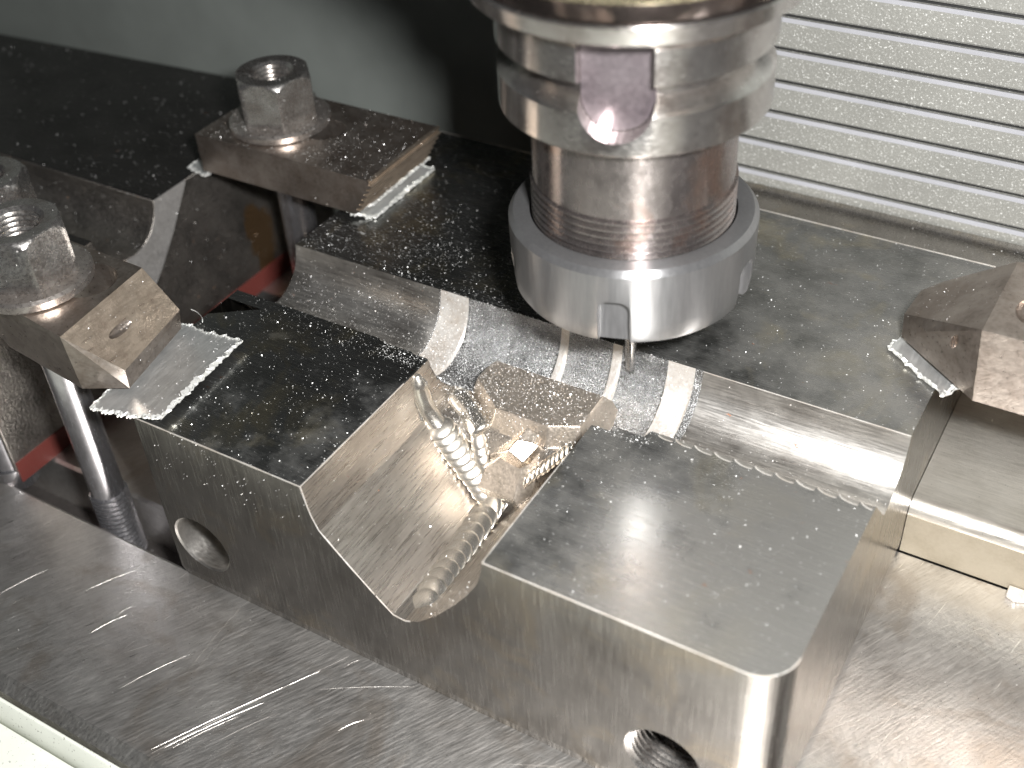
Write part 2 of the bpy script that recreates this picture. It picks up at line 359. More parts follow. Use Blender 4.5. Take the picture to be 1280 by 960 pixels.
def rib_tube(name, path, r, mat='bead', flat=.75):
    P = [Vector(p) for p in path]; Q = []
    for i in range(len(P) - 1):
        p0, p1, p2, p3 = P[max(0, i - 1)], P[i], P[i + 1], P[min(len(P) - 1, i + 2)]
        for k in range(6):
            t = k / 6; Q.append(.5 * ((2 * p1) + (p2 - p0) * t + (2 * p0 - 5 * p1 + 4 * p2 - p3) * t * t + (3 * p1 - p0 - 3 * p2 + p3) * t ** 3))
    Q.append(P[-1]); bm = bmesh.new(); rings = []
    for i, q in enumerate(Q):
        t = (Q[min(i + 1, len(Q) - 1)] - Q[max(0, i - 1)]).normalized(); nn = Vector((.3, -.55, .8)); sd = nn.cross(t).normalized(); nn = t.cross(sd)
        rr = r * (.30 + .70 * min(1, i / 4, (len(Q) - 1 - i) / 3 + .4))
        rings.append([bm.verts.new(q + sd * rr * math.cos(a) + nn * rr * flat * math.sin(a)) for a in np.linspace(0, 2 * PI, 17)[:-1]])
    for a, b in zip(rings, rings[1:]):
        for i in range(16): bm.faces.new((a[i], a[(i + 1) % 16], b[(i + 1) % 16], b[i]))
    bm.faces.new(rings[0][::-1]); bm.faces.new(rings[-1])
    return from_bm(name, bm, mat, BASE, mould, 60)
rib_tube('smooth_bead', [(48.9, 50.5, -.8), (49.6, 50.2, -6), (51.6, 50.1, -12), (54.6, 49.8, -16.2), (57.4, 49.4, -18.6)], 2.7)
rib_tube('edge_bead', [(47.6, 48.2, -1.2), (48.6, 47.6, -6), (50.4, 47.2, -11.5), (52.0, 47.0, -14)], .75)
rib_tube('smooth_bead', [(52.0, 63.2, -14.2), (55.5, 60.6, -14.9), (60.6, 57.6, -15.3), (64.6, 55.0, -15.9), (67.6, 53.2, -16.6)], 3.4, flat=.6)
BOSSP = [(79.2, 47.5, -13.6), (80.4, 50.8, -11.7), (83.8, 52.5, -12.6), (85.8, 53.0, -13.5), (83.7, 47.6, -16.4), (71.2, 50.3, -20.9), (77.9, 50.6, -29.0), (73.5, 50.8, -29.6), (71.0, 50.6, -25.4)]
bm = bmesh.new(); hull(bm, BOSSP + [(x + (1.0 if x > 82 else 0), y + 8, z - 7) for x, y, z in BOSSP]); o = from_bm('faceted_boss', bm, 'boss', BASE, mould); bevel(o, .3)

def glint_tube(name, pts, r=.2):  # bright tubes added along the block edges to stand in for highlights
    bm = bmesh.new(); rings = []
    for i, p in enumerate(pts):
        p = Vector(p); t = (Vector(pts[min(i + 1, len(pts) - 1)]) - Vector(pts[max(0, i - 1)])).normalized()
        u = t.orthogonal().normalized(); w_ = t.cross(u)
        rr = r * random.uniform(.75, 1.2); rings.append([bm.verts.new(p + u * rr * math.cos(a) + w_ * rr * math.sin(a)) for a in (0, PI / 2, PI, 3 * PI / 2)])
    for a, b in zip(rings, rings[1:]):
        for i in range(4): bm.faces.new((a[i], a[(i + 1) % 4], b[(i + 1) % 4], b[i]))
    return from_bm(name, bm, 'bright', BASE, mould, 80)
glint_tube('edge_glint', [(x, 0, 0) for x in np.arange(-8, 48.7, 3)] + [(48.6, 0, 0)])
glint_tube('edge_glint', [(x, 0, 0) for x in np.arange(101.5, 165, 3)] + [(XS1 - 9 + 9 * math.sin(a), 9 - 9 * math.cos(a), 0) for a in np.linspace(0, PI / 2, 12)])
glint_tube('edge_glint', [(x, YB, 0) for x in np.arange(XS0, 174.5, 4)], .17)
glint_tube('edge_glint', [(float(x), 0, float(height(np.array([x]), np.array([0.]))[0])) for x in np.arange(48.6, 78, .8)], .2)
glint_tube('edge_glint', [(48.65, y, 0) for y in np.arange(0, 48, 3)], .16)
glint_tube('edge_glint', [(101.45, y, 0) for y in np.arange(0, 44, 3)], .14)
glint_tube('edge_glint', [(x, 86.4, -.05) for x in np.arange(118, 174, 4)] + [(174, 86.4, -.05)], .14)

# flat tops and sides of the mould, holes in the front face
RC = 9.0; CH = 3.7; ZB = -62.0
corner = [(XS1 - RC + RC * math.sin(a), RC - RC * math.cos(a)) for a in np.linspace(0, PI / 2, 14)]
for pts in ([(-8, 0), (33, 0), (33, 54), (-9, 54), (-22, 45), (-22, 14)], [(118, 0)] + corner + [(XS1, 50), (118, 50)], [(XS0, 88), (XS1, 88), (XS1, YB), (XS0, YB)]):
    bm = bmesh.new(); bm.faces.new([bm.verts.new((x, y, 0)) for x, y in pts]); from_bm('top_face', bm, 'mold_top', BASE, mould)
# front face with two holes
def face_with_holes(outer, holes, place, name, mat):
    bm = bmesh.new(); edges = []
    for loop in [outer] + holes:
        v = [bm.verts.new(place(*p)) for p in loop]
        for i in range(len(v)): edges.append(bm.edges.new((v[i], v[(i + 1) % len(v)])))
    bmesh.ops.triangle_fill(bm, edges=edges, use_beauty=True)
    return bm
fx = np.linspace(33, 118, 150); fz = height(fx, np.zeros_like(fx))
outer = [(-8, 0), (33, 0)] + [(float(a), float(b)) for a, b in zip(fx[1:-1], fz[1:-1])] + [(118, 0), (XS1 - RC, 0), (XS1 - RC, ZB + CH), (-8, ZB + CH)]
hL = circle(4.0, -43.6, 10.0, 40); hR = circle(148.0, -44.0, 10.0, 48)
bm = face_with_holes(outer, [hL, hR], lambda x, z: (x, 0, z), '', '')
# right end with groove outline, rounded corner, left end, chamfers
ey = np.concatenate([np.linspace(50, 56, 6), np.linspace(56.15, 60, 34), np.linspace(60.3, 88, 80)]); ez = height(np.full_like(ey, XS1), ey)
R_ = [(RC, 0), (50, 0)] + [(float(a), float(b)) for a, b in zip(ey[1:-1], ez[1:-1])] + [(88, 0), (YB, 0), (YB, ZB + CH), (RC, ZB + CH)]
bm2 = face_with_holes(R_, [], lambda y, z: (XS1, y, z), '', '')
me_ = bpy.data.meshes.new('t'); bm2.to_mesh(me_); bm.from_mesh(me_); bm2.free()
ey = np.linspace(54, 88, 60); ez = height(np.full_like(ey, XS0), ey)
L_ = [(14, 0), (54, 0)] + [(float(a), float(b)) for a, b in zip(ey[1:-1], ez[1:-1])] + [(88, 0), (YB, 0), (YB, ZB + CH), (14, ZB + CH)]
bm2 = face_with_holes(L_, [], lambda y, z: (XS0, y, z), '', '')
me_ = bpy.data.meshes.new('t'); bm2.to_mesh(me_); bm.from_mesh(me_); bm2.free()
def quadv(*p): bm.faces.new([bm.verts.new(q) for q in p])
for i in range(len(corner) - 1):
    (a, b), (c, d) = corner[i], corner[i + 1]; quadv((a, b, 0), (c, d, 0), (c, d, ZB + CH), (a, b, ZB + CH))
quadv((-8, 0, 0), (-22, 14, 0), (-22, 14, ZB + CH), (-8, 0, ZB + CH))
quadv((XS0, YB, 0), (XS1, YB, 0), (XS1, YB, ZB + CH), (XS0, YB, ZB + CH))
ring = [(-22, YB), (-22, 14), (-8, 0)] + corner + [(XS1, YB)]
cx_, cy_ = 76, 85
def ins(p, d): 
    return (p[0] + (d if p[0] < cx_ else -d), p[1] + (d if p[1] < cy_ else 0))
for i in range(len(ring) - 1):
    p, q = ring[i], ring[i + 1]; pi_, qi_ = ins(p, .7), ins(q, .7)
    quadv((*p, ZB + CH), (*q, ZB + CH), (*qi_, ZB), (*pi_, ZB))
o = from_bm('side_face', bm, 'mold_side', BASE, mould, smooth=30)
def hole_tube(name, cx, cz, r, depth, thread, mat):
    bm = bmesh.new(); n = 56; rings = []
    prof_ = []
    if thread:
        y = 0.0; prof_.append((r, 0)); prof_.append((r - .8, .9))
        y = .9
        while y < depth: prof_ += [(r - 1.3, y + .3), (r - .35, y + .95), (r - 1.3, y + 1.6)]; y += 1.6
    else: prof_ = [(r, 0), (r - .5, .5), (r - .5, depth)]
    for rr, y in prof_: rings.append([bm.verts.new((cx + rr * math.cos(2 * PI * i / n), y, cz + rr * math.sin(2 * PI * i / n))) for i in range(n)])
    for a, b in zip(rings, rings[1:]):
        for i in range(n): bm.faces.new((a[i], a[(i + 1) % n], b[(i + 1) % n], b[i]))
    bm.faces.new(rings[-1])
    return from_bm(name, bm, mat, BASE, mould, smooth=40)
hole_tube('dowel_hole', 4.0, -43.6, 10.0, 26, False, 'groove')
hole_tube('threaded_hole', 148.0, -44.0, 10.0, 26, True, 'nut')

# ------------------------------------------------------------------ left mould block
LB = (-170, 88, -62)
left = thing('mold_block', 'dark left-hand mould block behind the front clamp, near-black top, red base strip', 'mold block', LB)
bm = bmesh.new()
arc = [(72.5 + 14 * math.cos(t), -14 * math.sin(t)) for t in np.linspace(PI, 0, 25)]
sec = [(4, ZB + 4), (4, 0)] + arc + [(176, 0), (176, ZB + 4)]
a = [bm.verts.new((-83.6, y, z)) for y, z in sec]; b = [bm.verts.new((-330, y if y < 150 else y - 20, z)) for y, z in sec]
n = len(sec); eds = []
for i in range(n): bm.faces.new((a[i], a[(i + 1) % n], b[(i + 1) % n], b[i]))
bmesh.ops.triangle_fill(bm, edges=[e for e in bm.edges if e.verts[0] in a and e.verts[1] in a], use_beauty=True)
bmesh.ops.triangle_fill(bm, edges=[e for e in bm.edges if e.verts[0] in b and e.verts[1] in b], use_beauty=True)
bmesh.ops.recalc_face_normals(bm, faces=bm.faces)
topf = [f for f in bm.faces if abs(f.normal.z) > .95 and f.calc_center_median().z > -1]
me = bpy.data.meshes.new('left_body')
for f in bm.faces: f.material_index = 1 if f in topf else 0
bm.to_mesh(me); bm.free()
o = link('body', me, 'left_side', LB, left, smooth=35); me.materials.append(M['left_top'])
bevel(o, .6, 2, 50)
bm = bmesh.new()
bl_ = [(86.6, .0), (86.4, -2.0), (85.2, -6.0), (82.0, -10.4), (78.5, -12.8), (73, -14.0), (69, -13.6), (68, -20), (72, -29), (77, -30), (82, -25.5), (91, -15.5), (102, -1), (102, 0)]
xprism(bm, [(y, z - .05) for y, z in bl_], -83.62, -83.45); from_bm('pale_band', bm, 'band', LB, left)['label'] = 'paler band beside the groove end'  # paler strip laid on the face next to the groove
bm = bmesh.new(); box(bm, -330, -83.2, 4.5, 155, ZB, ZB + 8); from_bm('base_strip', bm, 'red', LB, left)['label'] = 'dull red painted strip along the foot'

# ------------------------------------------------------------------ machine table with T-slots
TB = (60, 60, -62)
table = bpy.data.objects.new('machine_table', None); col.objects.link(table); table.location = Vector(TB) * S; table['kind'] = 'structure'; table['label'] = 'scratched grey machine table with T-slots'
bm = bmesh.new(); xprism(bm, [(-55.5, -90), (-55.5, -65.5), (-52.0, ZB - .05), (1.0, ZB - .05), (2.0, ZB - 1), (2.0, -90)], -420, 460); from_bm('table_slab', bm, 'table', TB, table)
bm = bmesh.new(); xprism(bm, [(17.0, -90), (17.0, ZB - 1), (18.0, ZB - .05), (107.0, ZB - .05), (107.0, -90)], -420, 460); from_bm('table_slab', bm, 'table', TB, table)
bm = bmesh.new(); box(bm, -420, 460, 126, 260, -90, ZB - .05); from_bm('table_slab', bm, 'table', TB, table)
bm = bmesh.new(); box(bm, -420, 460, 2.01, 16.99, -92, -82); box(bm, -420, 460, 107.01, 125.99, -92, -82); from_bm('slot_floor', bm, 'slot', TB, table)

# long gouges across the front slab: thin raised burrs
def gouge(p, q, r=.16, bow=.4):
    P_, Q_ = Vector((*p, ZB)), Vector((*q, ZB)); d = (Q_ - P_); nrm = Vector((-d.y, d.x, 0)).normalized(); n = max(8, int(d.length / 1.2))
    bm = bmesh.new(); prev = None
    for i in range(n + 1):
        t = i / n; c = P_ + d * t + nrm * (bow * math.sin(PI * t) + random.uniform(-.05, .05)); w_ = .30 * r * (.25 + math.sin(PI * t) ** .6) * random.uniform(.55, 1.1)
        v = [bm.verts.new(c - nrm * w_), bm.verts.new(c + Vector((0, 0, .10 * w_ / r))), bm.verts.new(c + nrm * w_)]
        if prev:
            for k in range(2): bm.faces.new((prev[k], v[k], v[k + 1], prev[k + 1]))
        prev = v
    return from_bm('scratch', bm, 'groove', TB, table)
for p, q, r in (((27.1, -51.2), (54.1, -1.0), .22), ((26.3, -50.2), (50, -9), .12), ((29.0, -48.2), (43.0, -24.5), .14), ((31, -47), (40, -31), .10), ((52.8, -14.4), (75.9, -.8), .14), ((-45.4, -35.0), (-43.9, -30.3), .2), ((-51.8, -32.5), (-46.3, -18.8), .12),
                ((17.8, -28.4), (15.6, -2.4), .09), ((19.8, -27.4), (18.6, -6.4), .08), ((-14.5, -22.0), (-13.0, -17.1), .14), ((-16.5, -30.0), (-12.0, -20.1), .10), ((55.2, -5.0), (57.3, -.8), .1), ((107.3, -10.4), (128, -1), .10), ((66, -22), (70, -16), .14), ((5, -40), (14, -22), .09), ((-30, -20), (-22, -6), .08), ((40, -40), (48, -26), .08)):
    gouge(p, q, r)

# cream guard along the table's front edge
GB = (60, -80, -75)
guard = thing('guard_panel', 'cream enamelled sheet-metal guard with folded lip along the table front edge', 'guard panel', GB)
bm = bmesh.new()
pts = [(-56.6, -66.2), (-56.9, -65.8), (-57.6, -65.7), (-58.0, -66.1), (-59.9, -71.6)]
xprism(bm, pts + [(-60.0, -74), (-58.0, -90), (-56.6, -90)], -420, 460); from_bm('folded_lip', bm, 'cover', GB, guard, 30)
bm = bmesh.new(); xprism(bm, [(-60.6, -71.4), (-140, -75.5), (-140, -92), (-60.6, -92)], -420, 460); o = from_bm('cover_sheet', bm, 'cover', GB, guard); bevel(o, .8)

# ------------------------------------------------------------------ bar behind the mould, riser bar on the right
bm = bmesh.new(); box(bm, 20, 330, 171.2, 187.4, ZB, -1.4); o = from_bm('backing_bar', bm, 'mold_side', (150, 180, -62)); bevel(o, .5)
tag(o, 'narrow steel bar lying between the mould block and the slatted cover', 'steel bar')
RB = (250, 150, -62)
riser = thing('riser_bar', 'milled steel bar with bright front edge right of the mould block', 'steel bar', RB)
bm = bmesh.new(); prism(bm, [(174.15, 107.6), (330, 107.6), (330, 187), (174.15, 187)], ZB + .4, -42.5)
ee = [e for e in bm.edges if all(abs(v.co.y - 107.6) < .1 and v.co.z > -50 for v in e.verts)]
bmesh.ops.bevel(bm, geom=ee, offset=4.6, segments=8, affect='EDGES', profile=.5)
o = from_bm('bar_body', bm, 'bar', RB, riser, 50)
bm = bmesh.new(); xprism(bm, [(107.35, ZB + .5), (107.35, -47.1), (107.7, -47.1), (107.7, ZB + .5)], 174.2, 330); from_bm('front_face', bm, 'bar_front', RB, riser)
bm = bmesh.new(); prism(bm, [(205, 104.2), (207.5, 103.2), (211, 104.6), (211, 107.2), (205, 107.2)], ZB, ZB + 2.2); o = from_bm('metal_scrap', bm, 'bright'); bevel(o, .3); tag(o, 'small bright metal scrap against the riser bar front, right picture edge', 'scrap')

# ------------------------------------------------------------------ slatted way cover and walls
WB = (160, 200, -60)
cover = thing('way_cover', 'light grey slatted way cover rising behind the mould block', 'way cover', WB)
z = -8.5; k = 0
zs = [-19, -8.6, 2.7, 13.6, 24.4, 35.0, 45.6, 56.3, 67.0, 77.6, 88.2, 99, 110]
for i in range(len(zs) - 1):
    bm = bmesh.new(); z0, z1 = zs[i], zs[i + 1]
    yy = 188.0
    xprism(bm, [(yy + .55, z0 + .75), (yy, z0 + 1.4), (yy, z1 - 1.5), (yy + .9, z1 - .75), (yy + 3.5, z1 - .7), (yy + 3.5, z0 + .75)], 8, 420)
    o = from_bm('slat', bm, 'slat', WB, cover, 20)
    bm = bmesh.new(); xprism(bm, [(yy - .05, z1 - 1.68), (yy - .05, z1 - 1.47), (yy + .9, z1 - .70), (yy + 1.2, z1 - .74), (yy + .2, z1 - 1.68)], 8, 420); from_bm('worn_lit_edge', bm, 'slat_edge', WB, o)  # lighter strip painting in the flash highlight on each slat's top edge
bm = bmesh.new(); box(bm, 8, 420, 190.2, 194, -40, 112); from_bm('backing_sheet', bm, 'black', WB, cover)
bm = bmesh.new(); box(bm, -900, -16, 214, 218, -95, 320); struct(from_bm('wall', bm, 'wall', (-400, 216, -95)))['label'] = 'smooth dark grey-green cabin wall'
bm = bmesh.new(); box(bm, -16, 700, 200, 206, -95, 320); struct(from_bm('wall', bm, 'wall', (300, 203, -95)))['label'] = 'dark wall behind the slatted cover'
bm = bmesh.new(); box(bm, -345, -338, 60, 213.9, -95, 320); struct(from_bm('wall', bm, 'wall', (-341, 130, -95)))['label'] = 'side wall panel at far left'

# ------------------------------------------------------------------ spindle, tool holder, collet nut, cutter
AX, AY = 96.7, 85.6
SP = (AX, AY, 104)
spindle = thing('spindle_nose', 'polished round spindle nose with gold rim at the top of the picture', 'spindle', SP)
bm = bmesh.new(); lathe(bm, [(33, 104.8), (37.2, 104.8), (38.0, 105.5), (38.6, 109.0), (38.3, 109.5), (33, 109.5)], AX, AY, 160); from_bm('nose_lip', bm, 'holder', SP, spindle, 30)
bm = bmesh.new(); lathe(bm, [(33, 109.5), (37.9, 109.6), (41.2, 115.2), (41.4, 115.8)], AX, AY, 160); from_bm('nose_cone', bm, 'nose_dark', SP, spindle, 30)
bm = bmesh.new(); lathe(bm, [(40, 115.6), (42.6, 115.6), (43.4, 116.2), (43.8, 124), (40, 124)], AX, AY, 160); from_bm('brass_rim', bm, 'gold', SP, spindle, 30)
bm = bmesh.new(); lathe(bm, [(43, 124.1), (52, 126), (62, 140), (80, 160), (80, 420)], AX, AY, 96); from_bm('spindle_body', bm, 'wall', SP, spindle, 30)
HB = (AX, AY, 47)
holder = thing('tool_holder', 'shiny flanged tool holder with drive notch held in the spindle', 'tool holder', HB)
bm = bmesh.new()
def cyl_pts(): pass
lathe(bm, [(24.9, 77.0), (31.2, 77.0), (32.0, 77.8), (32.0, 86.6), (31.0, 87.5), (26.6, 89.3), (26.6, 91.2), (31.5, 93.3), (32.2, 93.9), (32.2, 101.6), (31.6, 102.2), (24, 102.2), (24, 104.6), (10, 104.6), (10, 77.4)], AX, AY, 192)
o = from_bm('flange', bm, 'holder', HB, holder, 25)
def radial_cutter(ang, w, z0, z1, r0, r1, roundtop=False, roundbot=False):
    """slot seen along the radius: width w between heights z0 and z1"""
    pts = []; h = w / 2
    if roundbot: pts += [(h * math.cos(a), z0 + h + h * math.sin(a)) for a in np.linspace(PI, 2 * PI, 17)]
    else: pts += [(-h, z0), (h, z0)]
    if roundtop:
        rr = 2.6
        pts += [(h - rr + rr * math.cos(a), z1 - rr + rr * math.sin(a)) for a in np.linspace(0, PI / 2, 7)]
        pts += [(-h + rr + rr * math.cos(a), z1 - rr + rr * math.sin(a)) for a in np.linspace(PI / 2, PI, 7)]
    else: pts += [(h, z1), (-h, z1)]
    bm = bmesh.new()
    er = Vector((math.cos(ang), math.sin(ang), 0)); et = Vector((-math.sin(ang), math.cos(ang), 0)); c = Vector((AX, AY, 0))
    a = [bm.verts.new(c + er * r0 + et * t + Vector((0, 0, z))) for t, z in pts]; b = [bm.verts.new(c + er * r1 + et * t + Vector((0, 0, z))) for t, z in pts]
    n = len(pts); bm.faces.new(a[::-1]); bm.faces.new(b)
    for i in range(n): bm.faces.new((a[i], a[(i + 1) % n], b[(i + 1) % n], b[i]))
    return bm, c, er, et
def shifted(bm, base):
    bmesh.ops.translate(bm, verts=bm.verts, vec=-Vector(base) * 1.0); return (bm, base)
KA = math.radians(-71.8)
# cutters are given in the object's own mm frame; the objects are children at local zero of a parent at HB
def cut_local(o, cutters, base):
    par = o.parent; o.parent = None
    cut(o, [shifted(b_, base) for b_ in cutters]); o.parent = par; return o
cut_local(o, [radial_cutter(KA, 16.4, 80.6, 108, 25.4, 40, roundbot=True)[0], radial_cutter(KA + PI, 16.4, 80.6, 108, 25.4, 40, roundbot=True)[0]], HB)
bevel(o, .45, 3, 40)
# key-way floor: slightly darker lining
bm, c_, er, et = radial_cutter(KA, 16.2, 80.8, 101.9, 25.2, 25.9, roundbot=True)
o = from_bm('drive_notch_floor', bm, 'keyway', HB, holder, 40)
bm = bmesh.new(); prof_ = [(24.6, 77.2), (24.9, 76.8), (24.9, 57.4), (24.5, 56.8)]
zz = 56.5
while zz > 46.5: prof_ += [(25.5, zz), (25.5, zz - .45), (24.5, zz - .95), (24.5, zz - 1.3)]; zz -= 1.9
prof_ += [(24, zz)]
lathe(bm, prof_, AX, AY, 160); from_bm('shank', bm, 'shank', HB, holder, 30)
bm = bmesh.new(); lathe(bm, [(3.2, 101), (3.2, 106), (2.2, 106.4)], AX + 27, AY - 10, 20); o = from_bm('grub_screw', bm, 'holder', HB, holder, 30)
NB = (AX, AY, 26)
nutc = thing('collet_nut', 'satin grey round clamping nut with wrench slots below the tool holder', 'collet nut', NB)
bm = bmesh.new(); lathe(bm, [(9, 30.5), (11, 27.6), (27.0, 25.6), (29.6, 25.8), (30.6, 27.4), (31.2, 32), (31.4, 45.6), (30.2, 47.1), (27.0, 47.4), (26.0, 47.2), (26.0, 40), (9, 40)], AX, AY, 192, closed=True)
o = from_bm('nut_body', bm, 'nutgrey', NB, nutc, 25)
cut_local(o, [radial_cutter(KA + k * 2 * PI / 5, 7.6, 20, 38.5, 28.2, 40, roundtop=True)[0] for k in range(5)], NB)
bevel(o, .4, 3, 40)
bm = bmesh.new(); lathe(bm, [(2.2, 24.5), (8.6, 25.2), (8.8, 30.5), (3, 34)], AX, AY, 48); from_bm('collet', bm, 'nut', NB, nutc, 30)
bm = bmesh.new(); lathe(bm, [(.3, -7.4), (1.1, -7.1), (1.55, -6.4), (1.7, -5.2), (1.7, 4), (2.1, 8), (2.1, 26)], AX, AY, 32)
for v in bm.verts:
    if v.co.z < 3:
        a = math.atan2(v.co.y - AY, v.co.x - AX); r = math.hypot(v.co.y - AY, v.co.x - AX); r *= 1 - .28 * max(0, math.sin(2 * a + v.co.z * 1.1)); v.co.x = AX + r * math.cos(a); v.co.y = AY + r * math.sin(a)
o = from_bm('milling_cutter', bm, 'carbide', (AX, AY, -7.4), None, 40); tag(o, 'thin milling cutter sticking out of the grey nut into the groove', 'cutter')

# ------------------------------------------------------------------ nuts, studs
def hexnut(name, label, x, y, zb, zt, ang, R=13.8, wr=17.2, wh=3.4, hole=6.2, grp='hex nuts on the clamps'):
    base = (x, y, zb)
    t = thing(name, label, 'nut', base, grp)
    bm = bmesh.new()
    z0 = zb + wh
    n = 6 * 16; rings = []
    def rr(a, chamf):
        h = R * math.cos(PI / 6) / math.cos(((a - ang) % (PI / 3)) - PI / 6)
        return min(h, chamf)
    zsl = [(z0, R), (zt - 3.0, R), (zt - 2.4, R - .05), (zt - 1.8, R - .35), (zt - 1.0, R - .9), (zt - .3, R - 1.5), (zt, R - 2.0)]
    for z, ch in zsl: rings.append([bm.verts.new((x + rr(2 * PI * i / n, ch) * math.cos(2 * PI * i / n), y + rr(2 * PI * i / n, ch) * math.sin(2 * PI * i / n), z)) for i in range(n)])
    rings.append([bm.verts.new((x + (hole + 1.2) * math.cos(2 * PI * i / n), y + (hole + 1.2) * math.sin(2 * PI * i / n), zt)) for i in range(n)])
    zz = zt - 1.1; th = [(hole, zt - 1.0)]
    while zz > z0: th += [(hole + .1, zz), (hole + .75, zz - .7), (hole + .1, zz - 1.3)]; zz -= 1.55
    for r, z in th: rings.append([bm.verts.new((x + r * math.cos(2 * PI * i / n), y + r * math.sin(2 * PI * i / n), z)) for i in range(n)])
    for a, b in zip(rings, rings[1:]):
        for i in range(n): bm.faces.new((a[i], a[(i + 1) % n], b[(i + 1) % n], b[i]))
    bm.normal_update()
    o = from_bm('nut_body', bm, 'nut', base, t, 24); 
    bm = bmesh.new(); lathe(bm, [(hole + .3, zb + .02), (wr - .5, zb + .02), (wr, zb + .5), (wr, zb + wh - 1.1), (wr - .9, zb + wh - .3), (wr - 4, zb + wh + .25), (hole + .3, zb + wh + .25)], x, y, 96, closed=True)
    from_bm('flange', bm, 'washer', base, t, 30)
    return t
hexnut('hex_nut', 'hex nut with round flange on the brown clamp behind the dark block corner', -55.9, 125.5, 17.05, 36.0, math.radians(-44))
hexnut('hex_nut', 'lit hex nut with thick washer on the front-left clamp with machined nose', -48.0, 11.6, 24.35, 43.6, math.radians(-31), R=13.4, wr=16.2, hole=6.8, wh=3.5)
hexnut('hex_nut', 'hex nut cut off by the left picture edge, highest of the left pair', -109.8, 45.6, 2.0, 24.5, math.radians(7), R=13.8, wr=13.9)
def stud(name, label, x, y, z0, z1, zth, r=5.3, rt=6.0, ax=(0, 0)):
    base = (x, y, z0)
    bm = bmesh.new(); pr = []
    z = z0
    while z < zth: pr += [(rt - .9, z), (rt, z + .55), (rt, z + .8), (rt - .9, z + 1.35)]; z += 1.85
    pr += [(r, z + .3), (r, z1 - .8), (r - .8, z1)]
    lathe(bm, pr, x, y, 64); o = from_bm(name, bm, 'stud', base, None, 40); tag(o, label, 'stud', 'clamping studs'); return o
s1 = stud('threaded_stud', 'half-threaded stud under the front-left clamp, going down into the slot', -47.6, 10.2, -81.5, 30, -55)
s2 = stud('threaded_stud', 'plain stud under the rear brown clamp in the gap between both blocks', -55.9, 125.5, -81.5, 26, -74, r=6, rt=6)
bm = bmesh.new(); lathe(bm, [(6.2, -66), (6.9, -65.4), (6.9, -57.6), (6.1, -57.0), (6.1, 4.0)], -90.2, 7.4, 64); o = from_bm('support_post', bm, 'stud', (-90.2, 7.4, -66), None, 40); tag(o, 'bright upright support post with collar at the left picture edge', 'post')

# ------------------------------------------------------------------ clamps
def slot_cutter(x0, x1, y0, y1, r, z0, z1):
    d = Vector((x1 - x0, y1 - y0)); a = math.atan2(d.y, d.x); pts = []
    pts += [(x1 + r * math.cos(t), y1 + r * math.sin(t)) for t in np.linspace(a - PI / 2, a + PI / 2, 17)]
    pts += [(x0 + r * math.cos(t), y0 + r * math.sin(t)) for t in np.linspace(a + PI / 2, a + 3 * PI / 2, 17)]
    bm = bmesh.new(); prism(bm, pts, z0, z1); return bm
CA = (-42, 126, 3)
ca = thing('strap_clamp', 'brown rectangular strap clamp with stepped teeth bridging the two blocks at the back', 'clamp', CA, 'strap clamps')
bm = bmesh.new()
pts = [(-77.6, 3.0), (-12.8, 3.0)]
nt_ = 6
for i in range(nt_):
    z = 3.0 + i * 2.1; x = -12.6 + i * 1.25
    pts += [(x + .05, z + .12), (x + 2.3, z + 1.25), (x + 2.3, z + 1.75), (x + 1.3, z + 2.0)]
pts += [(-4.6, 17.0), (-77.6, 17.0)]
yprism(bm, pts, 106, 146)
bmesh.ops.recalc_face_normals(bm, faces=bm.faces)
for f in bm.faces:
    if f.normal.x > .2 and f.calc_center_median().x > -14: f.material_index = 1
o = from_bm('clamp_body', bm, 'clamp', CA, ca); o.data.materials.append(M['clamp_cut'])
cut_local(o, [slot_cutter(-62, -38.5, 127.5, 127.5, 6.9, -5, 30)], CA); bevel(o, .35, 2, 30)
bm = bmesh.new()
yprism(bm, [(-5.6, 15.2), (-3.9, 17.2), (-5.3, 17.3), (-6.4, 15.6)], 106.3, 145.8); from_bm('worn_lit_edge', bm, 'clamp_cut', CA, ca)

CB = (-60, 20, 3)
cb = thing('strap_clamp', 'front-left clamp with sloped machined nose and oval pit pressing on aluminium sheet', 'clamp', CB, 'strap clamps')
A_, B_, C_, D_ = (-118, 9.5, 24.3), (-22.2, -3.4, 24.3), (-25.8, 30.0, 24.3), (-118, 33, 24.3)
E_, F_, E2, F2, G_ = (-15.2, 7.2, 8.2), (-20.0, 34, 9.2), (-14.6, 6.4, 2.8), (-20.8, 33.4, 2.8), (-26.2, .2, 2.8)
H_, I_, J_ = (-118, 9, 5.5), (-118, 33, 5.5), (-30, 36.0, 2.8)
bm = bmesh.new(); hull(bm, [A_, B_, C_, D_, E_, F_, E2, F2, G_, H_, I_, J_])
bmesh.ops.recalc_face_normals(bm, faces=bm.faces)
nosef = [f for f in bm.faces if f.normal.x > .3 and f.normal.z > .3]
for f in nosef: f.material_index = 1
o = from_bm('clamp_body', bm, 'clamp', CB, cb); o.data.materials.append(M['clamp_cut'])
pit = bmesh.new(); bmesh.ops.create_icosphere(pit, subdivisions=3, radius=1); bmesh.ops.scale(pit, vec=(1.5, 4.8, 1.5), verts=pit.verts); bmesh.ops.rotate(pit, cent=(0, 0, 0), matrix=Matrix.Rotation(.0, 3, 'Z'), verts=pit.verts); bmesh.ops.translate(pit, vec=(-19.6, 13.5, 16.6), verts=pit.verts)
dent = bmesh.new(); bmesh.ops.create_icosphere(dent, subdivisions=3, radius=1); bmesh.ops.scale(dent, vec=(4.5, 14, 1.8), verts=dent.verts); bmesh.ops.translate(dent, vec=(-21.0, 27, 14.6), verts=dent.verts)
